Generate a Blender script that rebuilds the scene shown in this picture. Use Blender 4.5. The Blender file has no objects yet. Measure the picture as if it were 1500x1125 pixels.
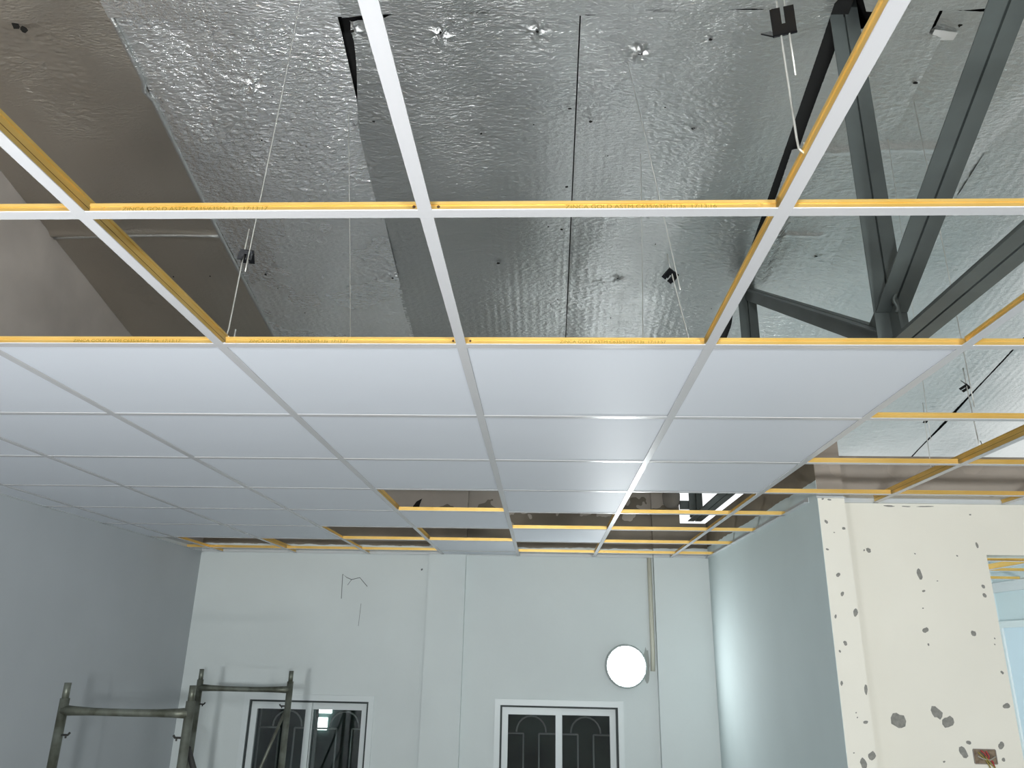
import bpy, math, random
from mathutils import Vector, Matrix
random.seed(7)
sc = bpy.context.scene
COL = sc.collection
ZC = 3.3                      # height of the suspended ceiling; all z below are given relative to it

# ------------------------------------------------------------------ camera
cd = bpy.data.cameras.new('camera')
cd.sensor_width = 36.0
cd.lens = 1116.297 * 36.0 / 1500.0
cd.clip_start = 0.02
cam = bpy.data.objects.new('camera', cd)
COL.objects.link(cam)
cr = Vector((0.99906925, 0.03892663, 0.01858342))
cu = Vector((-0.00479564, -0.32791181, 0.94469616))
cf = Vector((-0.04286756, 0.94390601, 0.32741993))
M = Matrix((cr, cu, -cf)).transposed().to_4x4()
M.translation = Vector((0.20339914, -1.12280149, -0.69471562 + ZC))
cam.matrix_world = M
sc.camera = cam

# ------------------------------------------------------------------ sky and exposure
w = bpy.data.worlds.new('overcast_sky')
sc.world = w
w.use_nodes = True
bg = w.node_tree.nodes['Background']
bg.inputs[0].default_value = (0.97, 1.0, 1.0, 1)
bg.inputs[1].default_value = 0.42
sc.view_settings.view_transform = 'Standard'
sc.view_settings.look = 'None'
sc.view_settings.exposure = 1.62
sc.view_settings.gamma = 1.0
sc.view_settings.use_curve_mapping = False
LAMP_BACK = 23.0              # emission of the round wall lamp, then of the added front lamps and flood light
FILL_FRONT = 200.0
FILL = 112.0

# ------------------------------------------------------------------ helpers
class MB:
    def __init__(s):
        s.v = []; s.f = []
    def poly(s, pts):
        n = len(s.v); s.v += [tuple(p) for p in pts]; s.f.append(tuple(range(n, n + len(pts)))); return s
    def box(s, x0, x1, y0, y1, z0, z1):
        n = len(s.v)
        s.v += [(x0,y0,z0),(x1,y0,z0),(x1,y1,z0),(x0,y1,z0),(x0,y0,z1),(x1,y0,z1),(x1,y1,z1),(x0,y1,z1)]
        s.f += [tuple(n+i for i in q) for q in ((0,3,2,1),(4,5,6,7),(0,1,5,4),(1,2,6,5),(2,3,7,6),(3,0,4,7))]
        return s
    def prism(s, prof, a, b, right, up):
        """extrude a 2-D profile from a to b; profile coords are along right / up"""
        a = Vector(a); b = Vector(b); right = Vector(right); up = Vector(up)
        n = len(s.v); m = len(prof)
        for c in (a, b):
            for (p, q) in prof: s.v.append(tuple(c + right*p + up*q))
        for i in range(m):
            j = (i+1) % m
            s.f.append((n+i, n+j, n+m+j, n+m+i))
        s.f.append(tuple(n+i for i in reversed(range(m)))); s.f.append(tuple(n+m+i for i in range(m)))
        return s
    def tube(s, pts, r, seg=8, caps=True, r_list=None):
        pts = [Vector(p) for p in pts]; n0 = len(s.v); prev = None
        for i, p in enumerate(pts):
            t = (pts[min(i+1, len(pts)-1)] - pts[max(i-1, 0)]).normalized()
            if prev is None:
                ref = Vector((0,0,1)) if abs(t.z) < .9 else Vector((1,0,0))
                nrm = t.cross(ref).normalized()
            else:
                nrm = (prev - t*prev.dot(t)).normalized()
            prev = nrm; bn = t.cross(nrm)
            rr = r if r_list is None else r_list[i]
            for k in range(seg):
                a = 2*math.pi*k/seg
                s.v.append(tuple(p + nrm*math.cos(a)*rr + bn*math.sin(a)*rr))
        for i in range(len(pts)-1):
            for k in range(seg):
                a = n0+i*seg+k; b = n0+i*seg+(k+1) % seg
                s.f.append((a, b, b+seg, a+seg))
        if caps:
            s.f.append(tuple(n0+k for k in reversed(range(seg))))
            e = n0+(len(pts)-1)*seg
            s.f.append(tuple(e+k for k in range(seg)))
        return s
    def lathe(s, prof, centre, axis='y', seg=48):
        """prof: (radius, offset along axis)"""
        n0 = len(s.v); c = Vector(centre)
        for (r, h) in prof:
            for k in range(seg):
                a = 2*math.pi*k/seg
                d = Vector((math.cos(a)*r, h, math.sin(a)*r)) if axis == 'y' else Vector((math.cos(a)*r, math.sin(a)*r, h))
                s.v.append(tuple(c+d))
        for i in range(len(prof)-1):
            for k in range(seg):
                a = n0+i*seg+k; b = n0+i*seg+(k+1) % seg
                s.f.append((a, b, b+seg, a+seg))
        return s

def mesh(mb, name, origin=(0,0,0)):
    m = bpy.data.meshes.new(name)
    o = Vector(origin)
    m.from_pydata([tuple(Vector(p)-o) for p in mb.v], [], mb.f)
    m.validate(); m.update()
    return m
def origin_of(parent):
    o = Vector((0,0,0))
    while parent: o += parent.location; parent = parent.parent
    return o
def link(name, data, mat, parent, origin, top):
    ob = bpy.data.objects.new(name, data)
    COL.objects.link(ob)
    if parent: ob.parent = parent
    ob.location = Vector(origin) - origin_of(parent) if parent else Vector(origin) + Vector((0,0,ZC))
    return ob
def obj(name, mb, mat, parent=None, origin=(0,0,0), smooth=False, **props):
    """origin and vertices in ceiling-relative world coordinates"""
    m = mesh(mb, name, origin)
    m.materials.append(mat)
    if smooth:
        for p in m.polygons: p.use_smooth = True
    ob = bpy.data.objects.new(name, m); COL.objects.link(ob)
    place(ob, parent, origin)
    for k, v in props.items(): ob[k] = v
    return ob
def place(ob, parent, origin):
    wpos = Vector(origin) + Vector((0,0,ZC))
    if parent:
        ob.parent = parent
        ob.location = wpos - origin_of(parent)
    else:
        ob.location = wpos
def empty(name, origin, parent=None, **props):
    ob = bpy.data.objects.new(name, None); COL.objects.link(ob)
    ob.empty_display_size = .1
    place(ob, parent, origin)
    for k, v in props.items(): ob[k] = v
    return ob
def inst(name, data, parent, origin):
    ob = bpy.data.objects.new(name, data); COL.objects.link(ob)
    place(ob, parent, origin)
    return ob

# ------------------------------------------------------------------ materials
def mat(name, color, rough=.5, metal=0., spec=.5, noise=None, bump=None, coat=0.):
    m = bpy.data.materials.new(name); m.use_nodes = True
    nt = m.node_tree; N = nt.nodes; L = nt.links
    b = N['Principled BSDF']
    b.inputs['Base Color'].default_value = (*color, 1)
    b.inputs['Roughness'].default_value = rough
    b.inputs['Metallic'].default_value = metal
    b.inputs['Specular IOR Level'].default_value = spec
    b.inputs['Coat Weight'].default_value = coat
    b.inputs['Coat Roughness'].default_value = .12
    tc = N.new('ShaderNodeTexCoord')
    if noise:
        col2, scale, lo, hi = noise
        nz = N.new('ShaderNodeTexNoise'); nz.inputs['Scale'].default_value = scale; nz.inputs['Detail'].default_value = 5
        rp = N.new('ShaderNodeValToRGB')
        rp.color_ramp.elements[0].position = lo; rp.color_ramp.elements[0].color = (*color, 1)
        rp.color_ramp.elements[1].position = hi; rp.color_ramp.elements[1].color = (*col2, 1)
        L.new(tc.outputs['Object'], nz.inputs['Vector']); L.new(nz.outputs['Fac'], rp.inputs['Fac'])
        L.new(rp.outputs['Color'], b.inputs['Base Color'])
    if bump:
        scale, strength, dist = bump
        nb = N.new('ShaderNodeTexNoise'); nb.inputs['Scale'].default_value = scale; nb.inputs['Detail'].default_value = 4
        bp = N.new('ShaderNodeBump'); bp.inputs['Strength'].default_value = strength; bp.inputs['Distance'].default_value = dist
        L.new(tc.outputs['Object'], nb.inputs['Vector']); L.new(nb.outputs['Fac'], bp.inputs['Height'])
        L.new(bp.outputs['Normal'], b.inputs['Normal'])
    return m
def emit(name, color, strength):
    m = bpy.data.materials.new(name); m.use_nodes = True
    b = m.node_tree.nodes['Principled BSDF']
    b.inputs['Base Color'].default_value = (.8, .8, .8, 1)
    b.inputs['Emission Color'].default_value = (*color, 1)
    b.inputs['Emission Strength'].default_value = strength
    return m
def plaster(name, paint, cement, old, z_paint, z_old, rough=.55):
    """new paint up to z_paint, raw cement above it, then old coat above a ragged edge at z_old (object z)"""
    m = bpy.data.materials.new(name); m.use_nodes = True
    nt = m.node_tree; N = nt.nodes; L = nt.links; b = N['Principled BSDF']
    b.inputs['Roughness'].default_value = rough; b.inputs['Specular IOR Level'].default_value = .2
    tc = N.new('ShaderNodeTexCoord'); sp = N.new('ShaderNodeSeparateXYZ'); L.new(tc.outputs['Object'], sp.inputs[0])
    def nz(scale, det=4, stretch=None):
        n = N.new('ShaderNodeTexNoise'); n.inputs['Scale'].default_value = scale; n.inputs['Detail'].default_value = det
        L.new(tc.outputs['Object'], n.inputs['Vector']); return n.outputs['Fac']
    def math_(op, a, c):
        n = N.new('ShaderNodeMath'); n.operation = op
        for i, q in enumerate((a, c)):
            if isinstance(q, (int, float)): n.inputs[i].default_value = q
            else: L.new(q, n.inputs[i])
        return n.outputs[0]
    def mix(fac, a, c):
        n = N.new('ShaderNodeMix'); n.data_type = 'RGBA'
        L.new(fac, n.inputs[0])
        for i, q in ((6, a), (7, c)):
            if isinstance(q, tuple): n.inputs[i].default_value = (*q, 1)
            else: L.new(q, n.inputs[i])
        return n.outputs[2]
    var = nz(2.3, 6)
    fine = nz(30, 3)
    def vary(c, amt):
        n = N.new('ShaderNodeMixRGB'); n.blend_type = 'MULTIPLY'; n.inputs[0].default_value = 1
        n.inputs[1].default_value = (*c, 1)
        r = N.new('ShaderNodeValToRGB'); r.color_ramp.elements[0].position = .3; r.color_ramp.elements[1].position = .7
        r.color_ramp.elements[0].color = (1-amt, 1-amt, 1-amt, 1); r.color_ramp.elements[1].color = (1, 1, 1, 1)
        L.new(var, r.inputs[0]); L.new(r.outputs[0], n.inputs[2]); return n.outputs[0]
    zz = sp.outputs['Z']
    e1 = math_('GREATER_THAN', math_('ADD', zz, math_('MULTIPLY', math_('SUBTRACT', nz(9), .5), .03)), z_paint)
    e2 = math_('GREATER_THAN', math_('ADD', zz, math_('MULTIPLY', math_('SUBTRACT', nz(7, 2), .5), .5)), z_old)
    c = mix(e2, vary(cement, .35), vary(old, .25))
    c = mix(e1, vary(paint, .05), c)
    L.new(c, b.inputs['Base Color'])
    bp = N.new('ShaderNodeBump'); bp.inputs['Strength'].default_value = .12; bp.inputs['Distance'].default_value = .004
    L.new(fine, bp.inputs['Height']); L.new(bp.outputs['Normal'], b.inputs['Normal'])
    return m
def foil(name, color, rough, crinkle, ribs, patch=.75):
    m = bpy.data.materials.new(name); m.use_nodes = True
    nt = m.node_tree; N = nt.nodes; L = nt.links; b = N['Principled BSDF']
    b.inputs['Base Color'].default_value = (*color, 1); b.inputs['Metallic'].default_value = 1
    tc = N.new('ShaderNodeTexCoord')
    mp = N.new('ShaderNodeMapping'); mp.inputs['Scale'].default_value = (48, 120, 40)
    L.new(tc.outputs['Object'], mp.inputs['Vector'])
    n1 = N.new('ShaderNodeTexNoise'); n1.inputs['Scale'].default_value = 1; n1.inputs['Detail'].default_value = 3; n1.inputs['Roughness'].default_value = .6
    L.new(mp.outputs[0], n1.inputs['Vector'])
    mp2 = N.new('ShaderNodeMapping'); mp2.inputs['Scale'].default_value = (1, .06, .06)
    L.new(tc.outputs['Object'], mp2.inputs['Vector'])
    n2 = N.new('ShaderNodeTexWave'); n2.wave_type = 'BANDS'; n2.bands_direction = 'X'
    n2.inputs['Scale'].default_value = 6.6; n2.inputs['Distortion'].default_value = 3.0
    n2.inputs['Detail'].default_value = 2; n2.inputs['Detail Scale'].default_value = 1.6
    L.new(mp2.outputs[0], n2.inputs['Vector'])
    big = N.new('ShaderNodeTexNoise'); big.inputs['Scale'].default_value = 2.2; big.inputs['Detail'].default_value = 3
    L.new(tc.outputs['Object'], big.inputs['Vector'])
    rr = N.new('ShaderNodeMapRange'); rr.inputs[1].default_value = .3; rr.inputs[2].default_value = .7
    rr.inputs[3].default_value = rough-.06; rr.inputs[4].default_value = rough+.08
    L.new(big.outputs['Fac'], rr.inputs[0]); L.new(rr.outputs[0], b.inputs['Roughness'])
    b1 = N.new('ShaderNodeBump'); b1.inputs['Strength'].default_value = 1; b1.inputs['Distance'].default_value = ribs
    rn = N.new('ShaderNodeTexNoise'); rn.inputs['Scale'].default_value = 1; rn.inputs['Detail'].default_value = 2
    mp3 = N.new('ShaderNodeMapping'); mp3.inputs['Scale'].default_value = (5, 1.1, 1.1)
    L.new(tc.outputs['Object'], mp3.inputs['Vector']); L.new(mp3.outputs[0], rn.inputs['Vector'])
    rm = N.new('ShaderNodeMapRange'); rm.inputs[1].default_value = .38; rm.inputs[2].default_value = .66; rm.inputs[3].default_value = .08; rm.inputs[4].default_value = 1
    L.new(rn.outputs['Fac'], rm.inputs[0]); L.new(rm.outputs[0], b1.inputs['Strength'])
    L.new(n2.outputs['Fac'], b1.inputs['Height'])
    b2 = N.new('ShaderNodeBump'); b2.inputs['Strength'].default_value = 1; b2.inputs['Distance'].default_value = crinkle
    pm = N.new('ShaderNodeMapRange'); pm.inputs[1].default_value = .42; pm.inputs[2].default_value = .62; pm.inputs[3].default_value = patch; pm.inputs[4].default_value = 1
    pn = N.new('ShaderNodeTexNoise'); pn.inputs['Scale'].default_value = 3.3; pn.inputs['Detail'].default_value = 4
    L.new(tc.outputs['Object'], pn.inputs['Vector']); L.new(pn.outputs['Fac'], pm.inputs[0]); L.new(pm.outputs[0], b2.inputs['Strength'])
    L.new(n1.outputs['Fac'], b2.inputs['Height']); L.new(b1.outputs['Normal'], b2.inputs['Normal'])
    L.new(b2.outputs['Normal'], b.inputs['Normal'])
    return m
MT = {}
MT['panel'] = mat('white_panel', (.71, .745, .80), .50, spec=.22, bump=(350, .05, .001))
MT['flange'] = mat('white_tee_cap', (.55, .55, .56), .27, spec=.45)
MT['gold'] = mat('gold_tee_web', (.84, .58, .19), .40, metal=.6, spec=.5, noise=((.78, .51, .13), 9, .35, .7))
MT['stitch'] = mat('stitch_line', (.22, .10, .01), .6)
MT['print'] = mat('print_ink', (.33, .22, .02), .7)
MT['hole'] = mat('punched_hole', (.07, .035, .01), .7)
MT['angle'] = mat('white_wall_angle', (.62, .65, .66), .35)
MT['foil'] = foil('silver_foil', (.60, .612, .605), .36, .0060, .0011)
MT['foil_lit'] = foil('lit_crinkled_foil', (.95, .96, .96), .27, .0070, .0009)  # lamp sheen on these sheets put into a brighter base colour
MT['foil_dusty'] = foil('dusty_foil', (.55, .51, .45), .45, .0060, .0004, .10)
MT['tape'] = mat('white_tape', (.8, .8, .78), .5)
MT['deck'] = mat('dark_roof_void', (.012, .012, .012), .9)
MT['steel'] = mat('painted_truss_steel', (.12, .142, .138), .45, metal=.25, noise=((.095, .11, .108), 6, .3, .7), bump=(40, .1, .002))
MT['steel_shaded'] = mat('shaded_truss_steel', (.008, .008, .008), .7)  # shade on the top chord put into a near-black colour
MT['clip'] = mat('black_spring_steel', (.012, .013, .016), .25, metal=.6)
MT['rod'] = mat('galvanised_rod', (.66, .66, .62), .35, metal=.7)
MT['wall_back'] = plaster('back_wall_paint', (.67, .72, .715), (.30, .26, .21), (.62, .56, .50), .07, .36)
MT['wall_left'] = plaster('left_wall_shaded', (.45, .475, .495), (.52, .47, .44), (.57, .52, .48), .05, .2)  # weaker light on this wall put into a darker paint colour
MT['wall_right'] = plaster('right_wall_paint', (.60, .69, .69), (.25, .21, .155), (.28, .23, .17), .085, .9, .85)
MT['wall_cream'] = plaster('cream_wall_paint', (.80, .775, .69), (.38, .335, .29), (.40, .35, .30), .045, .2)
MT['wall_plain'] = plaster('plain_wall_paint', (.62, .64, .64), (.3, .27, .24), (.32, .29, .26), .05, .2)
MT['wall_blue'] = mat('pale_blue_wall', (.60, .69, .71), .5)
MT['chip'] = mat('bare_plaster_chip', (.20, .20, .185), .9, noise=((.28, .275, .25), 60, .35, .65))
MT['crack'] = mat('pencil_crack', (.13, .15, .15), .9)
MT['floor'] = mat('concrete_floor', (.42, .41, .39), .6, noise=((.33, .32, .30), 3, .3, .7))
MT['upvc'] = mat('white_window_frame', (.68, .73, .73), .35)
MT['gasket'] = mat('window_gasket', (.03, .04, .04), .6)
g = mat('window_glass', (.9, .95, .95), .02); g.node_tree.nodes['Principled BSDF'].inputs['Transmission Weight'].default_value = 1
MT['glass'] = g
MT['grille'] = mat('grille_steel', (.28, .32, .31), .5)
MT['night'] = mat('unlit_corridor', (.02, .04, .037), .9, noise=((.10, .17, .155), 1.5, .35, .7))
MT['lamp'] = emit('lamp_diffuser', (.93, .98, 1.0), LAMP_BACK)
MT['fill_front'] = emit('fill_lamp_diffuser', (.95, .99, 1.0), FILL_FRONT)
MT['fill'] = emit('fill_light_glass', (.97, .98, 1.0), FILL)
MT['lamp_rim'] = mat('lamp_rim', (.42, .47, .46), .4)
MT['conduit'] = mat('cream_conduit', (.60, .60, .50), .5)
MT['pipe_steel'] = mat('weathered_scaffold_pipe', (.20, .215, .18), .45, metal=.6, noise=((.09, .095, .07), 14, .35, .65), bump=(60, .2, .002))
MT['pin'] = mat('black_pin', (.02, .02, .018), .6)
MT['red'] = mat('red_oxide', (.19, .055, .05), .6)
MT['grout'] = mat('grey_mortar', (.27, .245, .22), .9)
MT['dark_hole'] = mat('dark_cavity', (.012, .011, .009), .95)
MT['wire_red'] = mat('red_wire', (.45, .04, .05), .5)
MT['wire_olive'] = mat('olive_wire', (.30, .24, .05), .5)
MT['wire_grey'] = mat('grey_wire', (.35, .33, .28), .5)
MT['box_inner'] = mat('rusty_box', (.13, .09, .06), .8, noise=((.25, .19, .13), 40, .4, .6))
MT['door'] = mat('pale_blue_door', (.62, .73, .80), .35)

# ------------------------------------------------------------------ geometry constants
XL, XR, YB, YC, YF, XF = -2.58, 1.49, 5.08, 2.62, -4.0, 4.2
def roof_z(y): return 2.02 - .22*y
S = dict(kind='structure')

# ------------------------------------------------------------------ room shell
obj('floor', MB().box(XL-.12, XF+.12, YF-.12, 5.62, -3.42, -3.3), MT['floor'], **S)
def gable(x0, x1, y0, y1):
    return MB().prism([(y0, -3.3), (y1, -3.3), (y1, roof_z(y1)+.02), (y0, roof_z(y0)+.02)], (x0,0,0), (x1,0,0), (0,1,0), (0,0,1))
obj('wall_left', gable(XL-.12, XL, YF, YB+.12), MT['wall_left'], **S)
obj('wall_side', gable(XF, XF+.12, YF, YC), MT['wall_plain'], **S)
obj('wall_front', MB().box(XL, XF, YF-.12, YF, -3.3, roof_z(YF)+.02), MT['wall_plain'], **S)
W1 = (-2.03, -1.117); W2 = (-.118, .761); WT, WB = -1.10, -2.35
b = MB()
b.box(XL, W1[0], YB, YB+.12, -3.3, .93)
b.box(W1[0], W1[1], YB, YB+.12, WT, .93).box(W1[0], W1[1], YB, YB+.12, -3.3, WB)
b.box(W1[1], W2[0], YB, YB+.12, -3.3, .93)
b.box(W2[0], W2[1], YB, YB+.12, WT, .93).box(W2[0], W2[1], YB, YB+.12, -3.3, WB)
b.box(W2[1], 1.285, YB, YB+.12, -3.3, .93).box(1.285, XR, YB, YB+.12, -3.3, .27)
wall_back = obj('wall_back', b, MT['wall_back'], **S)
obj('pilaster', MB().box(-.71, -.415, YB-.055, YB, -3.3, .92), MT['wall_back'], wall_back)
obj('pilaster', MB().box(1.065, 1.285, YB-.055, YB, -3.3, .92).box(1.285, XR, YB-.055, YB, -3.3, .27), MT['wall_back'], wall_back)
wall_right = obj('wall_right', MB().box(XR, XR+.119, 2.501, YB+.54, -3.3, .275), MT['wall_right'], **S)
# cream wall with its doorway
DX0, DX1, DZ = 2.288, 3.25, -.238
b = MB().box(XR+.12, DX0, YC, YC+.12, -3.3, .235).box(DX0, DX1, YC, YC+.12, DZ, .235).box(DX1, XF, YC, YC+.12, -3.3, .235)
wall_cream = obj('wall_cream', b, MT['wall_cream'], **S)
pil = MB().box(XR+.0015, 1.614, 2.5, YC+.0, -3.3, .277)
obj('pilaster', pil, MT['wall_cream'], wall_cream)
# neighbour room behind the doorway
obj('wall_neighbour_back', MB().box(XR+.12, 4.02, 5.5, 5.62, -3.3, .27), MT['wall_blue'], **S)
obj('wall_neighbour_side', MB().box(3.9, 4.02, YC+.12, 5.5, -3.3, .27), MT['wall_blue'], **S)

def blob(mb, cx, cz, rx, rz, y, thick=.0012, n=11):
    pts = []
    ph = random.uniform(0, 6)
    for k in range(n):
        a = 2*math.pi*k/n
        q = 1 + .22*math.sin(2*a+ph) + random.uniform(-.14, .14)
        pts.append((cx+rx*q*math.cos(a), cz+rz*q*math.sin(a)))
    mb.prism(pts, (0, y-thick, 0), (0, y+.001, 0), (1,0,0), (0,0,1))
CH = [(1.776,-0.967,0.0302,0.0393),(1.948,-0.930,0.0212,0.0273),(1.992,-0.968,0.0241,0.0271),(1.965,-0.331,0.0128,0.0224),(1.744,-0.224,0.0130,0.0097),(1.724,-0.224,0.0039,0.0039),(2.252,-0.194,0.0065,0.0129),(1.954,-0.581,0.0125,0.0125),(2.166,-0.592,0.0094,0.0156),(2.247,-0.383,0.0064,0.0095),(2.246,-0.423,0.0079,0.0127),(2.255,-0.896,0.0151,0.0121),(2.263,-0.757,0.0061,0.0077),(2.036,-1.088,0.0179,0.0209),(2.066,-1.049,0.0090,0.0090),(2.204,-1.057,0.0119,0.0149),(2.202,-1.113,0.0059,0.0089),(1.957,-0.644,0.0047,0.0047),(1.948,-1.127,0.0045,0.0045),(1.972,-0.408,0.0080,0.0048),(2.246,-0.049,0.0043,0.0043),(2.152,-0.244,0.0042,0.0039),(1.958,-0.237,0.0039,0.0032),(2.257,-0.612,0.0031,0.0031),(2.252,-0.638,0.0031,0.0031),(1.957,-0.485,0.0032,0.0032),(2.042,-0.361,0.0032,0.0032)]
CH += [(1.87,-.012,.03,.0035),(1.95,-.013,.018,.003),(2.04,-.012,.035,.003),(2.13,.02,.006,.006),(1.99,.022,.007,.005),(1.77,.02,.004,.006)]
PC = [(1.518,-0.110,0.0070,0.0096),(1.595,-0.140,0.0063,0.0079),(1.549,-0.160,0.0032,0.0032),(1.545,-0.351,0.0093,0.0093),(1.553,-0.435,0.0077,0.0093),(1.509,-0.238,0.0063,0.0047),(1.601,-0.515,0.0092,0.0184),(1.540,-0.646,0.0091,0.0091),(1.512,-0.681,0.0045,0.0060),(1.511,-0.534,0.0046,0.0092),(1.504,-0.813,0.0060,0.0089),(1.605,-0.836,0.0059,0.0237),(1.551,-0.930,0.0029,0.0029),(1.554,-0.949,0.0029,0.0029),(1.595,-1.097,0.0145,0.0174),(1.557,-1.129,0.0144,0.0202),(1.587,-0.967,0.0117,0.0059),(1.522,-1.088,0.0029,0.0029),(1.545,-0.007,0.0080,0.0048),(1.514,-0.004,0.0048,0.0048)]
small = MB()
for (x, z, rx, rz) in CH:
    if max(rx, rz) > .009:
        mb = MB(); blob(mb, x, z, rx, rz, YC); obj('paint_chip', mb, MT['chip'], wall_cream, (x, YC, z))
    else: blob(small, x, z, rx, rz, YC)
for (x, z, rx, rz) in PC:
    if max(rx, rz) > .009:
        mb = MB(); blob(mb, x, z, rx, rz, 2.5); obj('paint_chip', mb, MT['chip'], wall_cream, (x, 2.5, z))
    else: blob(small, x, z, rx, rz, 2.5)
obj('small_paint_chips', small, MT['chip'], wall_cream, kind='stuff')
# scrawled cracks on the back wall
def crack(pts, r=.0028):
    mb = MB().tube([(x, YB-.0005, z) for x, z in pts], r, 5)
    obj('crack', mb, MT['crack'], wall_back)
crack([(-1.398,-.35),(-1.404,-.16),(-1.369,-.186),(-1.329,-.202),(-1.264,-.185),(-1.234,-.216),(-1.198,-.253)])
crack([(-1.329,-.202),(-1.358,-.245)], .002)
crack([(-1.237,-.384),(-1.244,-.554)], .0016)
mb = MB(); blob(mb, -.77, -.115, .008, .008, YB); obj('nail_hole', mb, MT['crack'], wall_back)
# crescent-shaped hole knocked in the plaster above the ceiling line
mb = MB().prism([(-.87,.355),(-.82,.355),(-.818,.40),(-.80,.455),(-.845,.43),(-.872,.39)], (0,YB-.002,0), (0,YB+.002,0), (1,0,0), (0,0,1))
obj('plaster_hole', mb, MT['dark_hole'], wall_back)
# mortar lump and red-oxide pipe end at the top of the right pilaster
p = MB().lathe([(.0,.385),(.04,.39),(.065,.42),(.07,.47),(.07,.50)], (1.222, 5.0, 0), 'z', 24)
pe = empty('pipe_end', (1.222, 5.0, .385), None, label='dark red pipe end set in grey mortar above the far right corner', category='pipe')
obj('mortar_collar', p, MT['grout'], pe, (1.222, 5.0, .385), smooth=True)
p = MB().lathe([(.0,.47),(.05,.475),(.066,.50),(.068,.56),(.068,.80),(.0,.80)], (1.222, 5.0, 0), 'z', 24)
obj('pipe', p, MT['red'], pe, (1.222, 5.0, .385), smooth=True)

# white L-shaped wall angles that carry the ceiling edge
NTR = [0]
def wall_angle(a, b_, inward):
    """a -> b_ along the wall at z = 0; inward: unit vector into the room"""
    NTR[0] += 1
    mb = MB().prism([(0,0),(.024,0),(.024,.002),(.002,.002),(.002,.026),(0,.026)], (*a,0), (*b_,0), (*inward,0), (0,0,1))
    obj('trim_%d' % NTR[0], mb, MT['angle'], **S)
wall_angle((XL, YF), (XL, YB), (1,0))
wall_angle((XL, YB), (-.71, YB), (0,-1))
wall_angle((-.71, YB-.055), (-.415, YB-.055), (0,-1))
wall_angle((-.415, YB), (1.065, YB), (0,-1))
wall_angle((1.065, YB-.055), (XR, YB-.055), (0,-1))
wall_angle((XR, 2.62), (XR, YB-.055), (-1,0))
wall_angle((1.486, 2.5), (1.612, 2.5), (0,-1))
wall_angle((1.612, YC), (XF, YC), (0,-1))

# ------------------------------------------------------------------ roof: dark deck with silver foil sheets below it
YE = 5.8
deck = MB().prism([(YF-.2, roof_z(YF-.2)+.10), (YE, roof_z(YE)+.10), (YE, roof_z(YE)+.16), (YF-.2, roof_z(YF-.2)+.16)], (XL-.2,0,0), (XF+.2,0,0), (0,1,0), (0,0,1))
roof = obj('roof', deck, MT['deck'], **S)
obj('fascia', MB().box(XL-.2, XF+.2, YE-.03, YE, roof_z(YE)-.02, roof_z(YE)+.10), MT['deck'], roof)

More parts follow.
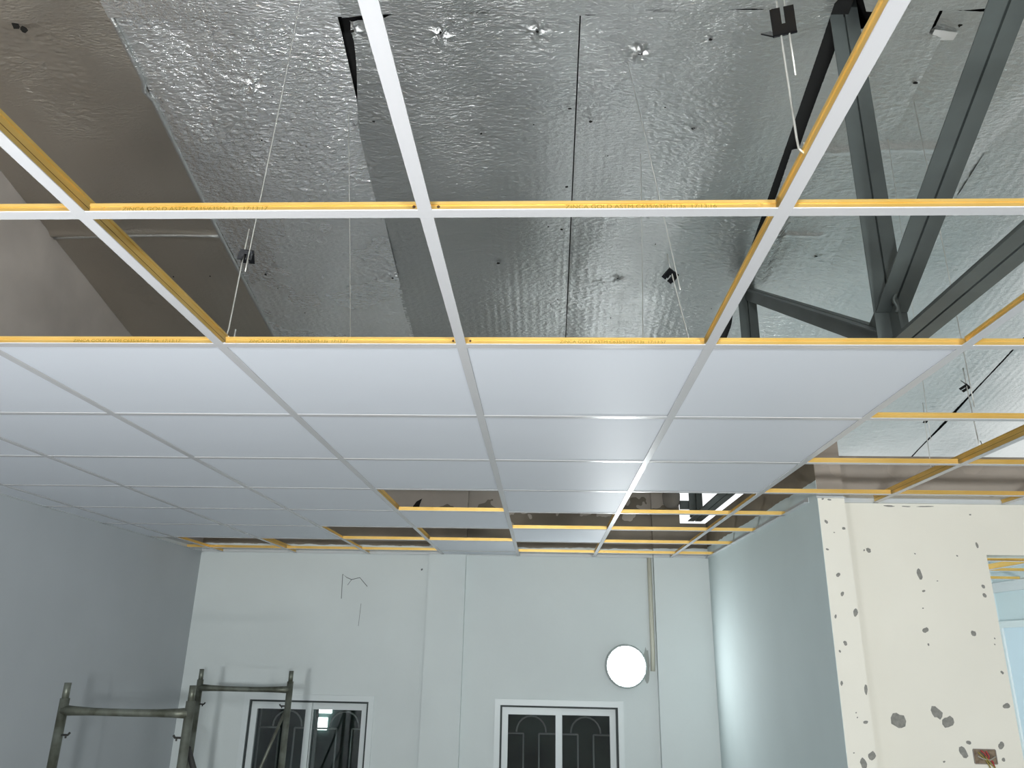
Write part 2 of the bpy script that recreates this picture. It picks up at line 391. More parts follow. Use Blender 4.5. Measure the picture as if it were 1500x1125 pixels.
def smooth01(t): t = max(0., min(1., t)); return t*t*(3-2*t)
def gauss(d, s): return math.exp(-(d/s)**2)
DENTS = [(-.698,2.884,.05,.012),(.628,2.905,.05,.014),(.596,1.465,.06,.02),(-.599,1.35,.06,.018),(-.231,1.37,.06,.018),(.166,1.37,.06,.014),
         (-.7,1.86,.03,.008),(-.595,1.792,.03,.008),(-.101,1.867,.03,.006),(.309,2.198,.02,.005),(.312,1.733,.03,.008),(.408,1.804,.03,.008),
         (-1.116,1.632,.06,.015),(-.066,2.768,.04,.008),(.809,2.615,.03,.007),(-1.098,2.623,.03,.008),(-1.449,2.865,.03,.006),(.878,1.407,.03,.006),
         (.884,1.848,.03,.008),(1.711,2.717,.04,.008),(1.795,1.621,.03,.008),(.53,2.95,.05,.006),(-.78,2.9,.07,.006)]
def sheet(name, x0, x1, y0, y1, dx, dy, material, left=None, right=None, start=None, end=None, bulge=.012, off=0., creases=(), seed=0, warp=None, crinkle=0., yfine=3.7, patchy=False):
    """one foil sheet: a fine grid near the opening, coarser where the panels hide it, crumpled by small random creases"""
    nx = max(2, int((x1-x0)/dx))
    vs = []; y = y0
    while y < y1-1e-4:
        vs.append((y-y0)/(y1-y0)); y += dy if y < yfine else .04
    vs.append(1.)
    ny = len(vs)-1
    rnd = random.Random(seed)
    W = [(rnd.uniform(1, 9), rnd.uniform(.6, 4), rnd.uniform(0, 6.28), rnd.uniform(.0006, .0022)) for _ in range(9)]
    mb = MB()
    sin = math.sin
    dents = [d for d in DENTS if x0-.2 < d[0] < x1+.2]
    for j, v in enumerate(vs):
        jit = [rnd.gauss(0, 1) for _ in range(nx+2)]
        for i in range(nx+1):
            u = i/nx
            ya = y0 + (start(x0+(x1-x0)*u) if start else 0); yb = y1 + (end(x0+(x1-x0)*u) if end else 0)
            y = ya + (yb-ya)*v
            xa = x0 + (left(y) if left else 0); xb = x1 + (right(y) if right else 0)
            x = xa + (xb-xa)*u
            z = roof_z(y) + off - bulge*sin(math.pi*u)
            if warp: z += warp(u, y)
            for (kx, ky, ph, am) in W: z += am*sin(kx*x*2+ky*y*2+ph)
            if crinkle and y < yfine:
                a = crinkle
                if patchy: a *= .12 + .88*smooth01((sin(5*x+1.3*sin(3*y))+sin(4.1*y+2*x)+sin(9*x-3.3*y)-.55)/1.2)
                else: a *= .75 + .25*sin(7*x+2*sin(2.3*y))*sin(5.3*y+x)
                z += a*(jit[i]+.7*jit[i+1])/1.22
            for (cy, amp, wd, fx0, fx1) in creases:
                if abs(y-cy) < .12:
                    k = smooth01((x-fx0)/.05)*smooth01((fx1-x)/.05)
                    z -= k*(amp*gauss(y-cy-.01*sin(3*x), wd))
            for (qx, qy, rr, am) in dents:
                if abs(x-qx) < 3*rr and abs(y-qy) < 3*rr:
                    d = math.hypot(x-qx, y-qy)
                    z += am*gauss(d, rr*.55)*math.cos(d/rr*3.0+4*math.atan2(y-qy, x-qx))
            mb.v.append((x, y, z))
    for j in range(ny):
        for i in range(nx):
            a = j*(nx+1)+i
            mb.f.append((a, a+nx+1, a+nx+2, a+1))
    m = bpy.data.meshes.new(name)
    m.from_pydata(mb.v, [], mb.f); m.update()
    m.materials.append(material)
    m.polygons.foreach_set('use_smooth', [True]*len(m.polygons))
    return inst(name, m, roof, (0, 0, 0))
FOILS = []
LAP = 1.285
cr0 = [(2.56, .016, .022, -2.7, -1.6)]
crR = [(1.985, .016, .02, 1.45, 2.22), (2.56, .012, .012, 1.4, 1.72)]
FOILS.append(sheet('foil_sheet', XL+.002, -1.60, LAP, YE-.05, .011, .007, MT['foil_dusty'], crinkle=.0016, patchy=True, creases=cr0, seed=1, bulge=-.01))
FOILS.append(sheet('foil_sheet', -1.60, -.665, LAP, YE-.05, .0095, .006, MT['foil_lit'], crinkle=.0019, seed=2, bulge=.010, warp=lambda u, y: smooth01(u/.3)*(.05*smooth01((2.5-y)/1.2)-.02*smooth01((3.6-y)/1.2)+.02*u*smooth01((3.2-y)/1.2))))
FOILS.append(sheet('foil_sheet', -.685, .337, LAP, YE-.05, .0095, .006, MT['foil'], crinkle=.0011, off=-.004, left=lambda y: .08*smooth01((1.95-y)/.6), start=lambda x: .03*smooth01((-.45-x)/.12), seed=3, bulge=.010))
FOILS.append(sheet('foil_sheet', .343, 1.343, LAP, YE-.05, .0095, .006, MT['foil'], crinkle=.0011, start=lambda x: .025*smooth01((.55-x)/.12), seed=4, bulge=.022))
FOILS.append(sheet('foil_sheet', 1.375, 1.758, LAP, YE-.05, .0095, .0065, MT['foil'], crinkle=.0014, left=lambda y: .03*smooth01((1.99-y)/.01)-.01*smooth01((y-2.4)/.2)+.02*smooth01((y-3.2)/.2), creases=crR, seed=5, bulge=.008,
                   right=lambda y: .06*smooth01((y-1.40)/.02), off=-.012, start=lambda x: .09*(1-smooth01((x-1.46)/.02))))
FOILS.append(sheet('foil_sheet', 1.77, 2.33, LAP, YE-.05, .0095, .0065, MT['foil'], crinkle=.0014, start=lambda x: .035, left=lambda y: .012*smooth01((1.42-y)/.04), creases=crR, seed=6, bulge=.01))
FOILS.append(sheet('foil_sheet', 2.29, 3.262, LAP, YE-.05, .014, .010, MT['foil'], crinkle=.0010, yfine=5.5, seed=7))
FOILS.append(sheet('foil_sheet', 3.278, XF+.1, LAP, YE-.05, .016, .012, MT['foil'], crinkle=.0010, yfine=5.5, seed=8))
# upper course, lapping under the lower one
for i, (a, c, mt, en) in enumerate([(XL+.002,-1.6,'foil_dusty',None), (-1.6,-.63,'foil_lit',None), (-.63,.36,'foil',None), (.36,1.35,'foil',None), (1.35,2.3,'foil',lambda x: .0), (2.3,3.26,'foil',None), (3.26,XF+.1,'foil',None)]):
    FOILS.append(sheet('foil_sheet', a, c, YF-.1, 1.30, .03, .03, MT[mt], crinkle=.0012, off=-.008, seed=20+i, end=lambda x: .012*math.sin(5*x)-.006-(.05 if 1.34 < x < 1.47 else 0)))
# folded seam ridges where foil sheets overlap on the left
def ridge(pts, r, m, par):
    mb = MB().tube(pts, r, 8); obj('seam_fold', mb, m, par, smooth=True)
ridge([(-1.6+.012*math.sin(1.7*y)-(.02 if 1.6 < y < 1.66 else 0), y, roof_z(y)-.002) for y in [LAP+.05*k for k in range(80)]], .011, MT['foil'], FOILS[0])
ridge([(x, 2.56+.012*math.sin(4*x), roof_z(2.56)-.010) for x in [-2.57+.05*k for k in range(20)]], .009, MT['foil'], FOILS[0])
# tape over the tear beside the truss
mb = MB().poly([(1.775,1.385,roof_z(1.385)-.014),(1.872,1.40,roof_z(1.40)-.014),(1.868,1.432,roof_z(1.432)-.014),(1.772,1.428,roof_z(1.428)-.014)])
mb.poly([(a, b_, c+.002) for (a, b_, c) in reversed(mb.v[:4])])
obj('tape_patch', mb, MT['tape'], FOILS[5])
# punctures
def puncture(par, pts, big=False):
    mb = MB()
    for (x, y, r) in pts:
        n = 7; ph = random.uniform(0, 6)
        q = [(x+r*math.cos(2*math.pi*k/n+ph)*random.uniform(.5, 1.3), y+r*.8*math.sin(2*math.pi*k/n+ph)*random.uniform(.5, 1.2)) for k in range(n)]
        up = [(a, b_, roof_z(b_)-.024) for a, b_ in q]; lo = [(a, b_, roof_z(b_)-.022) for a, b_ in q]
        mb.poly(up); mb.poly(list(reversed(lo)))
    obj('punctures', mb, MT['dark_hole'], par, kind='stuff')
rnd = random.Random(5)
def pts_in(x0, x1, n, extra=()):
    return [(rnd.uniform(x0+.05, x1-.05), rnd.uniform(1.4, 3.4), rnd.uniform(.003, .006)) for _ in range(n)] + list(extra)
puncture(FOILS[0], pts_in(-2.5, -1.7, 4, [(-2.0, 1.30, .022), (-1.98, 1.315, .018)]))
puncture(FOILS[1], pts_in(-1.6, -.66, 5, [(-1.449,2.865,.009), (-.698,2.90,.008)]))
puncture(FOILS[2], [(-.599,1.345,.009),(-.231,1.36,.008),(.166,1.36,.008),(-.595,1.792,.008),(-.101,1.867,.007),(.309,2.198,.009),(.312,1.733,.008),(-.066,2.768,.011),(.29,2.5,.008),(.28,3.1,.006)] + pts_in(-.6, .3, 3))
puncture(FOILS[3], [(.408,1.804,.008),(.596,1.465,.011),(.628,2.905,.008),(.809,2.615,.008),(.878,1.407,.008),(.884,1.848,.008)] + pts_in(.4, 1.3, 4))
puncture(FOILS[4], [(1.711,2.717,.008)] + pts_in(1.42, 1.7, 2))
puncture(FOILS[5], [(1.86,1.36,.010),(1.795,1.621,.010)])

# ------------------------------------------------------------------ roof truss (double steel angles)
XT = 1.40
truss = empty('roof_truss', (XT, 1.34, .31), None, label='dark grey steel roof truss of paired angle members above the open grid', category='truss')
def member(name, y0, z0, y1, z1, face, half=.053, gap=.004, depth=.05, m='steel'):
    """two steel angles back to back; face = +1/-1 picks which side the flanges lie on"""
    d = Vector((0, y1-y0, z1-z0)).normalized()
    n = Vector((0, -d.z, d.y))*face
    mb = MB()
    for s in (-1, 1):
        prof = [(s*gap, 0), (s*half, 0), (s*half, -.005), (s*(gap+.005), -.005), (s*(gap+.005), -depth), (s*gap, -depth)]
        if s < 0: prof = list(reversed(prof))
        mb.prism(prof, (XT, y0, z0), (XT, y1, z1), (1,0,0), n)
    # packing plate that closes the slot
    mb.prism([(-gap, -.012), (gap, -.012), (gap, -depth), (-gap, -depth)], (XT, y0, z0), (XT, y1, z1), (1,0,0), n)
    return obj(name, mb, MT[m], truss, (XT, y0, z0))
member('bottom_chord', -3.9, .285, 5.02, .285, -1)
member('post', 1.34, .30, 1.335, roof_z(1.335)+.085, 1, half=.056)
member('post', 3.03, .30, 3.03, roof_z(3.03)-.01, 1)
member('post', 4.92, .30, 4.92, roof_z(4.92)-.01, 1)
member('brace', 1.33, .425, -2.2, 2.40, 1)
member('brace', 1.38, .375, 3.03, 1.36, 1, half=.04, depth=.07)
member('brace', 3.06, .34, 4.9, .93, 1, half=.04, depth=.07)
mb = MB().prism([(1.27,.30),(1.58,.30),(1.54,.44),(1.36,.52),(1.29,.50)], (XT-.005,0,0), (XT+.005,0,0), (0,1,0), (0,0,1))
obj('gusset_plate', mb, MT['steel'], truss, (XT, 1.34, .31))
mb = MB().prism([(-.045, .012), (.045, .012), (.045, .07), (-.045, .07)], (XT-.028, YF+.1, roof_z(YF+.1)), (XT-.028, 4.98, roof_z(4.98)), (1,0,0), (0,0,1))
obj('top_chord', mb, MT['steel_shaded'], truss, (XT, 1.34, .31))
mb = MB().box(1.285, XT-.005, 4.96, 5.0, .375, .44)
obj('wall_bracket', mb, MT['steel'], truss, (XT, 1.34, .31))
wp = []
for k in range(14): wp.append((XT-.012+.006*math.sin(k*1.3), 1.275-.0015*k, .40+.012*k))
obj('weld_bead', MB().tube(wp, .006, 6), MT['steel'], truss, (XT, 1.34, .31), smooth=True)

# ------------------------------------------------------------------ suspension grid
grid = empty('ceiling_grid', (0, 0, 0), None, label='white-faced gold T-bar suspension grid of the unfinished ceiling', category='ceiling grid')
TEES = {}
def tee_meshes(kind, length, axis):
    key = (kind, round(length, 4), axis)
    if key in TEES: return TEES[key]
    h = .040 if kind == 'main' else .0225
    d = (1,0,0) if axis == 'x' else (0,1,0)
    r = (0,-1,0) if axis == 'x' else (1,0,0)
    e = Vector(d)*length
    web = MB().prism([(-.0007,.0025),(.0007,.0025),(.0007,h-.006),(.003,h-.0055),(.003,h),(-.003,h),(-.003,h-.0055),(-.0007,h-.006)], (0,0,0), e, r, (0,0,1))
    fl = MB().prism([(-.012,.0020),(-.012,.0002),(-.0118,0),(.0118,0),(.012,.0002),(.012,.0020)], (0,0,0), e, r, (0,0,1))
    st = MB().prism([(-.0011,h*.52),(.0011,h*.52),(.0011,h*.55),(-.0011,h*.55)], (0,0,0), e, r, (0,0,1))
    # folded lip of the web on the flange
    web.prism([(-.0095,.0020),(.0095,.0020),(.0095,.0024),(-.0095,.0024)], (0,0,0), e, r, (0,0,1))
    res = []
    for nm, mb, mt in (('web', web, 'gold'), ('flange', fl, 'flange'), ('stitch', st, 'stitch')):
        m = mesh(mb, '%s_tee_%s' % (kind, nm)); m.materials.append(MT[mt]); res.append(m)
    TEES[key] = res
    return res
def tee(kind, origin, length, axis):
    wm, fm, sm = tee_meshes(kind, length, axis)
    t = inst('main_tee' if kind == 'main' else 'cross_tee', wm, grid, origin)
    inst('flange', fm, t, origin)
    if kind == 'main': inst('stitch_line', sm, t, origin)
    return t
T = .6
for x in (-1.8, -.6, .6): tee('main', (x, -3.0, 0), YB-.01+3.0, 'y')
for x in (1.8, 3.0): tee('main', (x, -3.0, 0), YC-.01+3.0, 'y')
mains = [XL, -1.8, -.6, .6, 1.8, 3.0, XF]
ROWS = {}
for k in range(-3, 9):
    y = k*T
    for a, c in zip(mains[:-1], mains[1:]):
        if y > YC:
            if a >= XR: continue
            c = min(c, XR)
        x0 = a + (.012 if a != XL else .003); x1 = c - (.012 if c not in (XR, XF) else .003)
        ROWS[(k, round(a, 2))] = tee('cross', (x0, y, 0), x1-x0, 'x')
for k in range(-3, 9):
    for x in (-2.4, -1.2, 0., 1.2, 2.4, 3.6):
        y0 = k*T+.012; y1 = (k+1)*T-.012
        if x > XR:
            if k*T >= YC: continue
            y1 = min(y1, YC-.01)
        else: y1 = min(y1, YB-.01 if x < 1.06 else YB-.065)
        tee('cross', (x, y0, 0), y1-y0, 'y')
# printed lettering and punched holes on the webs that face the camera
def lettering(text, k, a, x0, x1, h=.0075):
    cu_ = bpy.data.curves.new('print', 'FONT'); cu_.body = text; cu_.size = 1
    tmp = bpy.data.objects.new('print', cu_); COL.objects.link(tmp)
    bpy.context.view_layer.update()
    me = bpy.data.meshes.new_from_object(tmp.evaluated_get(bpy.context.evaluated_depsgraph_get()))
    bpy.data.objects.remove(tmp)
    xs = [v.co.x for v in me.vertices]; zs = [v.co.y for v in me.vertices]
    sx = (x1-x0)/(max(xs)-min(xs)); sz = h/.70; mx = min(xs)
    for v in me.vertices: v.co = Vector(((v.co.x-mx)*sx, 0, v.co.y*sz))
    me.materials.append(MT['print'])
    inst('lettering', me, ROWS[(k, a)], (x0, k*T-.0012, .0085))
TXT = 'ZINCA GOLD ASTM C635/635M-13a  17:13:'
lettering(TXT+'17', 0, -.6, -.53, -.274); lettering(TXT+'16', 0, -.6, .237, .49)
lettering(TXT+'17', 1, -1.8, -.976, -.702); lettering(TXT+'17', 1, -.6, -.529, -.281); lettering(TXT+'57', 1, -.6, .24, .496)
for k in (0, 1):
    for x in (-.021, .021):
        mb = MB().lathe([(.0001,-.0013),(.0028,-.0013),(.0028,-.0006)], (x, k*T, .0135), 'y', 12)
        obj('punched_hole', mb, MT['hole'], ROWS[(k, -.6)], (x, k*T, .0135))
    for x in (-.545, .545):
        s = 1 if x < 0 else -1
        mb = MB().box(x-.012, x+.012, k*T-.0016, k*T-.0007, .005, .017).box(x-.020*s-.002, x-.020*s+.002, k*T-.0022, k*T-.0007, .005, .017)
        obj('end_clip', mb, MT['gold'], ROWS[(k, -.6)], (x, k*T, .01))

# ------------------------------------------------------------------ ceiling panels lying in the grid
ceiling = empty('ceiling', (0, 0, .003), None, kind='structure')
COLS = {-5: (XL+.004, -2.4), -4: (-2.4, -1.8), -3: (-1.8, -1.2), -2: (-1.2, -.6), -1: (-.6, 0.), 0: (0., .6), 1: (.6, 1.2)}
OPEN = {(-1,4), (1,4), (0,5), (1,5), (-2,6), (-1,6), (1,6), (-5,7), (-4,7), (-3,7), (-2,7), (0,7), (1,7)}
PM = {}
rnd = random.Random(3)
for row in range(1, 8):
    for c, (xa, xb) in COLS.items():
        if (c, row) in OPEN: continue
        wd = xb-xa-.004 - (0.004 if c == -5 else 0); ln = T-.004
        key = round(wd, 3)
        if key not in PM:
            q = .0008
            mb = MB().box(q, wd-q, q, ln-q, 0, .0072)
            n = len(mb.v)
            m = mesh(mb, 'ceiling_panel'); m.materials.append(MT['panel']); PM[key] = m
        o = inst('ceiling_panel', PM[key], ceiling, (xa+.002, row*T+.002, .0028))
        o.rotation_euler = (rnd.uniform(-.0006, .0006), rnd.uniform(-.0006, .0006), 0)
# narrow cut panel closing the last row behind the middle pilaster
mb = MB().box(-.598, -.002, 4.802, 5.02, .0028, .0100); obj('ceiling_panel', mb, MT['panel'], ceiling, (-.598, 4.802, .0034))

# ------------------------------------------------------------------ wire hangers with spring clips
def clip_mesh(size, open_):
    """two spring wings folded along the x axis, one with a slot between two tabs"""
    mb = MB(); t = .0012; h = size*.42
    for s in (1, -1):
        ca, sa = math.cos(open_), s*math.sin(open_)
        u = Vector((0, ca, sa)); n = Vector((0, -sa, ca))
        cuts = [(-h, -h*.18), (h*.18, h)]
        for (x0, x1) in cuts:
            mb.prism([(0, -t), (size*.85, -t), (size*.85, t), (0, t)], (x0,0,0), (x1,0,0), u, n)
        mb.prism([(0, -t), (size*.34, -t), (size*.34, t), (0, t)], (-h*.18,0,0), (h*.18,0,0), u, n)
    mb.tube([(-h, 0, 0), (h, 0, 0)], .0022, 8)
    return mb
def hanger(label, hook, clip, top, size, rot, r=.0019, side=.014):
    hook = Vector(hook); clip = Vector(clip); top = Vector(top)
    e = empty('wire_hanger', hook, None, label=label, category='hanger', group='wire hangers of the ceiling grid')
    d1 = (clip-hook).normalized(); sd = Vector((side, 0, 0))
    pts = [hook+Vector((.010,.012,.028)), hook+Vector((.012,.006,.004)), hook+Vector((.006,0,-.002)), hook+Vector((-.004,-.003,.006)), hook+d1*.03-sd*.3]
    pts += [clip-sd*.5, clip+d1*.075-sd*.5]
    obj('hook_rod', MB().tube(pts, r, 7), MT['rod'], e, hook, smooth=True)
    d2 = (top-clip).normalized()
    pts = [clip-d2*.085+sd*.5, clip+sd*.5, clip+(top-clip)*.5+sd*.4, top]
    obj('roof_rod', MB().tube(pts, r*.9, 7), MT['rod'], e, hook, smooth=True)
    mb = clip_mesh(size, .62)
    R_ = Matrix.Rotation(rot[2], 3, 'Z') @ Matrix.Rotation(rot[1], 3, 'Y') @ Matrix.Rotation(rot[0], 3, 'X')
    mb.v = [tuple(R_ @ Vector(p) + clip) for p in mb.v]
    obj('spring_clip', mb, MT['clip'], e, hook)
hanger('wire hanger with open black clip at the top right, nearest of all', (.596,-.116,.032), (.600,-.10,.278), (.57,-.09,roof_z(-.09)), .050, (1.5, -.30, .05))
hanger('wire hanger with black clip hooked on the left main tee', (-.597,.632,.034), (-.604,.68,.310), (-.78,1.22,roof_z(1.22)), .044, (-1.3, .05, .15))
hanger('wire hanger with black clip leaning near the right main tee', (.598,.76,.032), (.575,.87,.343), (.55,1.52,roof_z(1.52)), .042, (-1.1, .6, .3))
hanger('wire hanger with small dark clip right of the panelled area', (1.803,1.66,.034), (1.812,1.68,.279), (1.83,1.72,roof_z(1.72)), .036, (.2, .3, .6))
hanger('thin wire hanger dropping behind the panels left of centre', (-.597,1.83,.034), (-.602,1.83,.28), (-.72,1.8,roof_z(1.8)+.02), .036, (.2, 0, .1))
hanger('thin wire hanger dropping behind the panels right of centre', (.598,2.02,.034), (.62,2.02,.28), (.66,2.0,roof_z(2.0)), .036, (.2, 0, .1))
hanger('thin wire hanger just in front of the cream wall top', (1.803,2.03,.034), (1.803,2.01,.24), (1.80,1.93,roof_z(1.93)), .02, (.2, 0, .1), r=.0014)

# ------------------------------------------------------------------ windows in the back wall
def window(n, x0, x1):
    root = empty('window_%d' % n, (x0, YB, WT), None, kind='structure')
    o = (x0, YB, WT)
    y0 = YB-.012
    fr = MB()
    t = .042
    fr.box(x0-t, x1+t, y0, YB, WT, WT+t).box(x0-t, x0, y0, YB, WB-t, WT).box(x1, x1+t, y0, YB, WB-t, WT).box(x0, x1, y0, YB, WB-t, WB)
    obj('casing', fr, MT['upvc'], root, o)
    fr = MB(); q = .014
    fr.box(x0, x1, YB, YB+.10, WT-q, WT).box(x0, x0+q, YB, YB+.10, WB, WT-q).box(x1-q, x1, YB, YB+.10, WB, WT-q).box(x0+q, x1-q, YB, YB+.10, WB, WB+q)
    obj('window_frame', fr, MT['gasket'], root, o)
    xm = (x0+x1)/2
    for i, (a, c, yy) in enumerate(((x0+q, xm+.02, YB+.012), (xm-.02, x1-q, YB+.045))):
        s = .05
        sa = MB()
        sa.box(a, c, yy, yy+.028, WT-q-s, WT-q).box(a, a+s*.9, yy, yy+.028, WB+q, WT-q-s).box(c-s*.9, c, yy, yy+.028, WB+q, WT-q-s).box(a+s*.9, c-s*.9, yy, yy+.028, WB+q, WB+q+s)
        so = obj('sash', sa, MT['upvc'], root, o)
        obj('pane', MB().box(a+s*.9, c-s*.9, yy+.011, yy+.017, WB+q+s, WT-q-s), MT['glass'], so, o)
    # ornamental grille outside
    gr = MB(); yg = YB+.25; r = .007
    def bar(*pts): gr.tube([(px, yg, pz) for px, pz in pts], r, 6)
    for cx in (x0+.23, x1-.23):
        zt = WT-.10; rad = .115
        bar(*[(cx+rad*math.cos(math.pi*k/10), zt-.105+rad*math.sin(math.pi*k/10)) for k in range(11)])
        bar((cx-.22, zt-.115), (cx-.06, zt-.115)); bar((cx+.06, zt-.115), (cx+.22, zt-.115))
        for dx in (-.06, .06): bar((cx+dx, zt-.115), (cx+dx, WB-.1))
        for dx in (-.22, .22): bar((cx+dx, WT+.02), (cx+dx, WB-.1))
    bar((x0-.05, WB+.02), (x1+.05, WB+.02))
    obj('grille', gr, MT['grille'], root, o, smooth=True)
window(1, *W1)
window(2, *W2)
# dark covered corridor beyond the windows
c = MB()
c.box(XL-.1, XR, 7.6, 7.7, -3.3, -.35).box(XL-.2, XL-.1, YB+.12, 7.7, -3.3, -.35).box(XR-.08, XR, YB+.12, 7.6, -3.3, -.35)
c.box(XL-.2, XR, YB+.12, 7.7, -.35, -.25).box(XL-.2, XR, YB+.12, 7.7, -3.42, -3.3)
obj('wall_corridor', c, MT['night'], **S)
lw = empty('glass_reflection', (-2.1, 7.58, -1.545), None, label='added glowing patches for the white reflections in the left window', category='reflection')  # emissive patches added to imitate white reflections in the glass
obj('reflection_patch', MB().box(-2.176, -2.077, 7.57, 7.598, -1.545, -1.427), emit('reflection_glow', (.9, 1, 1), 1.2), lw, (-2.1, 7.58, -1.545))
obj('reflection_patch', MB().box(-2.19, -2.04, 7.57, 7.598, -1.384, -1.334), bpy.data.materials['reflection_glow'], lw, (-2.1, 7.58, -1.545))

# ------------------------------------------------------------------ round LED lamp on the back wall (and unseen fill lamps added elsewhere)
def round_lamp(centre, facing, label, emat, group=True):
    e = empty('wall_or_fill_lamp', centre, None, label=label, category='lamp', group='round wall lamp and added fill lamps')
    rim = MB().lathe([(.150, 0), (.158, -.012), (.158, -.050), (.152, -.060), (.143, -.062), (.141, -.058)], (0,0,0), 'y')
    dif = MB().lathe([(.142, -.058), (.138, -.064), (.10, -.068), (.05, -.070), (.0005, -.0705)], (0,0,0), 'y')
    Rm = Matrix.Rotation(facing, 3, 'Z')
    for mb in (rim, dif): mb.v = [tuple(Rm @ Vector(p) + Vector(centre)) for p in mb.v]
    obj('rim', rim, MT['lamp_rim'], e, centre, smooth=True)
    obj('diffuser', dif, emat, e, centre, smooth=True)
    return e
round_lamp((.828, YB, -.808), 0, 'lit round white lamp on the back wall beside the conduit', MT['lamp'])
round_lamp((1.15, YF, -.75), math.pi, 'added round fill lamp on the front wall behind the camera, right', MT['fill_front'])  # unseen lamps added to light the room from behind
round_lamp((-.15, YF, -.75), math.pi, 'added round fill lamp on the front wall behind the camera, left', MT['fill_front'])
round_lamp((1.95, YC+.12, -.9), math.pi, 'added round fill lamp in the neighbouring room behind the cream wall', emit('neighbour_fill_diffuser', (.93, .98, 1.0), 75.0))  # unseen lamp added to brighten the view through the doorway
mb = MB(); blob(mb, .985, -.80, .03, .10, YB, .003, 23); obj('mortar_smear', mb, mat('lamp_mortar', (.36, .38, .36), .9), wall_back, (.985, YB, -.83))
obj('cable_conduit', MB().tube([(1.035, YB-.018, 0), (1.035, YB-.018, -.70), (1.03, YB-.018, -.84)], .017, 12), MT['conduit'], None, (1.035, YB, -.84), smooth=True,
    label='cream cable conduit running down the back wall to the lamp', category='conduit')

# ------------------------------------------------------------------ added unseen portable flood light on the floor, below the frame
fl = empty('fill_light', (-.7, -1.35, -3.3), None, label='added portable flood light on a tripod aimed up at the open ceiling', category='flood light')
FO = (-.7, -1.35, -3.3)
for k in range(3):
    a = 2*math.pi*k/3+.4
    obj('leg', MB().tube([(FO[0], FO[1], -2.6), (FO[0]+.35*math.cos(a), FO[1]+.35*math.sin(a), -3.29)], .011, 8), MT['pin'], fl, FO)
obj('mast', MB().tube([(FO[0], FO[1], -2.85), (FO[0], FO[1], -1.8)], .014, 8), MT['pin'], fl, FO)
obj('housing', MB().box(FO[0]-.17, FO[0]+.17, FO[1]-.13, FO[1]+.13, -1.8, -1.73), MT['pin'], fl, FO)
obj('lens', MB().box(FO[0]-.15, FO[0]+.15, FO[1]-.11, FO[1]+.11, -1.73, -1.724), MT['fill'], fl, FO)

# ------------------------------------------------------------------ scaffold frames
def scaffold(label, y, xa, xb, ztop, lean, brace):
    o = (xa, y, -3.3)
    e = empty('scaffold_frame', o, None, label=label, category='scaffold')
    R0 = .0205
    for x in (xa, xb):
        obj('post', MB().tube([(x, y, -3.3), (x, y, ztop-.065)], R0, 14), MT['pipe_steel'], e, o, smooth=True)
        obj('spigot', MB().tube([(x, y, ztop-.075), (x, y, ztop)], R0*.72, 12), MT['pipe_steel'], e, o, smooth=True)
        s = 1 if x == xa else -1
        mb = MB().tube([(x+s*R0*.8, y-.004, ztop-.215), (x+s*(R0+.026), y-.004, ztop-.215), (x+s*(R0+.034), y-.004, ztop-.205)], .005, 6)
        mb.tube([(x+s*(R0+.018), y-.004, ztop-.228), (x+s*(R0+.018), y-.004, ztop-.215)], .004, 6)
        obj('lock_pin', mb, MT['pin'], e, o)
    n = 9
    pts = [(xa+(xb-xa)*k/(n-1), y, ztop-.115-.004*math.sin(math.pi*k/(n-1))) for k in range(n)]
    rl = [.023, .019, .0165, .016, .016, .016, .0165, .019, .023]
    obj('top_rail', MB().tube(pts, .016, 12, r_list=rl), MT['pipe_steel'], e, o, smooth=True)
    for z in (ztop-1.1, ztop-1.9):
        obj('rung', MB().tube([(xa, y, z), (xb, y, z)], .016, 10), MT['pipe_steel'], e, o, smooth=True)
    return e, o
e1, o1 = scaffold('near frame of the steel scaffold with a lock pin on each post', 2.5, -1.946, -1.369, -.88, 0, 0)
e2, o2 = scaffold('far frame of the steel scaffold in front of the left window', 4.2, -2.063, -1.460, -.864, 0, 0)
obj('brace', MB().tube([(-1.47, 4.22, -1.08), (-1.62, 4.22, -1.50), (-1.95, 4.22, -2.4)], .010, 8), MT['pipe_steel'], e2, o2, smooth=True)
obj('brace', MB().tube([(-1.365, 2.53, -1.14), (-1.40, 3.2, -1.75), (-1.46, 4.15, -2.6)], .013, 8), MT['pin'], e1, o1, smooth=True)
obj('brace', MB().tube([(-1.946, 2.53, -1.75), (-2.06, 4.15, -2.6)], .013, 8), MT['pin'], e1, o1, smooth=True)

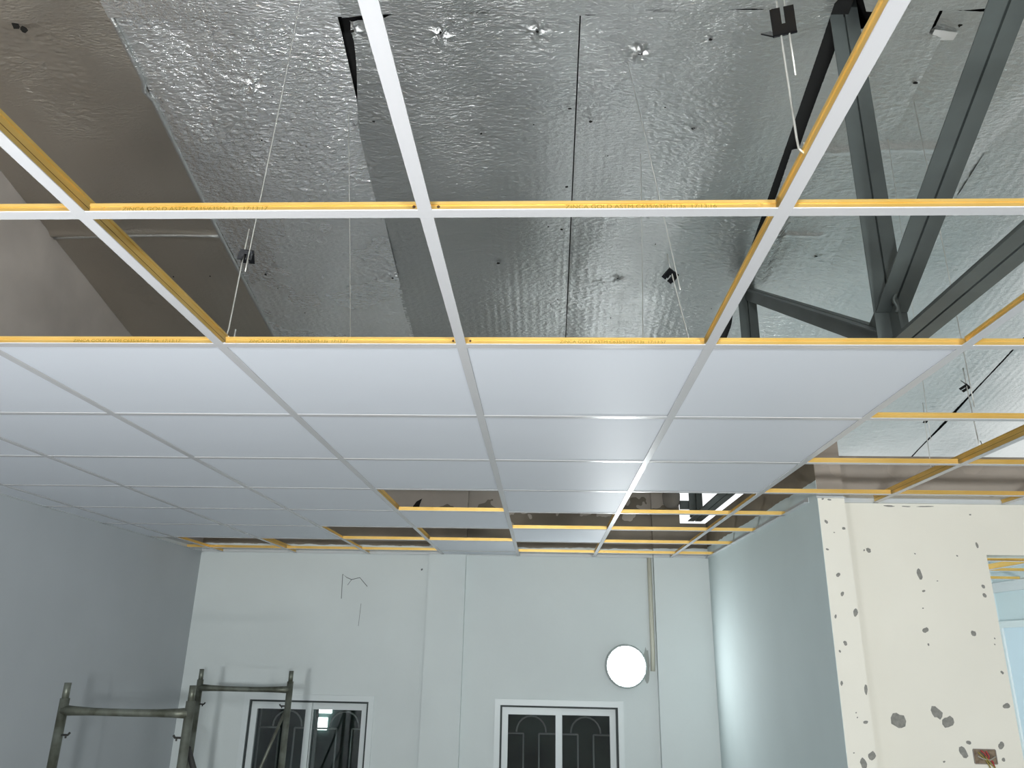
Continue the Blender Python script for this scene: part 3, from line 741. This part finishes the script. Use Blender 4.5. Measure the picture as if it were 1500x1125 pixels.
# ------------------------------------------------------------------ open junction box in the cream wall
jx0, jx1, jz0, jz1 = 2.079, 2.172, -1.130, -1.075
jb = empty('junction_box', (jx0, YC, jz0), None, label='open junction box with red and olive wires in the cream wall', category='junction box')
jo = (jx0, YC, jz0)
m = MB().box(jx0, jx1, YC-.0015, YC+.001, jz0, jz1)
obj('back_plate', m, MT['box_inner'], jb, jo)
m = MB().box(jx0-.003, jx0, YC-.004, YC, jz0, jz1).box(jx1, jx1+.003, YC-.004, YC, jz0, jz1).box(jx0, jx1, YC-.004, YC, jz1, jz1+.003).box(jx0, jx1, YC-.004, YC, jz0-.003, jz0)
obj('rim', m, MT['grout'], jb, jo)
for i, (mt, pts) in enumerate((('wire_red', [(.03,.052),(.045,.04),(.05,.022),(.07,.012),(.08,-.02)]), ('wire_red', [(.05,.05),(.06,.03),(.055,.02),(.075,.006)]),
                               ('wire_olive', [(.015,.045),(.03,.03),(.045,.012),(.055,-.01),(.06,-.04)]), ('wire_grey', [(.01,.03),(.03,.02),(.06,.015),(.085,.03)]), ('wire_olive', [(.04,.03),(.06,.0),(.09,-.03)]))):
    obj('wire', MB().tube([(jx0+a, YC-.007-.002*i, jz0+c) for a, c in pts], .0028, 6), MT[mt], jb, jo, smooth=True)

# ------------------------------------------------------------------ neighbour room: bare grid, foil and a pale door
ZN = -.12
ng = empty('neighbour_grid', (2.4, 2.8, ZN), None, label='bare yellow T-bar grid seen through the doorway on the right', category='ceiling grid')
for x in (2.1, 2.7, 3.3):
    wm, fm, sm = tee_meshes('main', 2.7, 'y')
    t = inst('main_tee', wm, ng, (x, 2.78, ZN)); inst('flange', fm, t, (x, 2.78, ZN))
for y in (3.3, 3.9, 4.5, 5.1):
    wm, fm, sm = tee_meshes('cross', 2.26, 'x')
    t = inst('cross_tee', wm, ng, (1.63, y, ZN)); inst('flange', fm, t, (1.63, y, ZN))
NTR[0] += 1
obj('trim_%d' % NTR[0], MB().box(3.872, 3.9, 2.75, 5.5, ZN-.075, ZN), MT['angle'], **S)
NTR[0] += 1
obj('trim_%d' % NTR[0], MB().box(1.62, 3.872, 5.47, 5.5, ZN-.06, ZN), MT['angle'], **S)
dr = empty('door_1', (3.86, 4.6, -3.3), None, kind='structure')
do = (3.86, 4.6, -3.3)
obj('door_leaf', MB().box(3.865, 3.9, 4.55, 5.40, -3.3, -.47), MT['door'], dr, do)
obj('door_frame', MB().box(3.85, 3.9, 5.40, 5.45, -3.3, -.42).box(3.85, 3.9, 4.50, 4.55, -3.3, -.42).box(3.85, 3.9, 4.55, 5.40, -.47, -.42), MT['upvc'], dr, do)
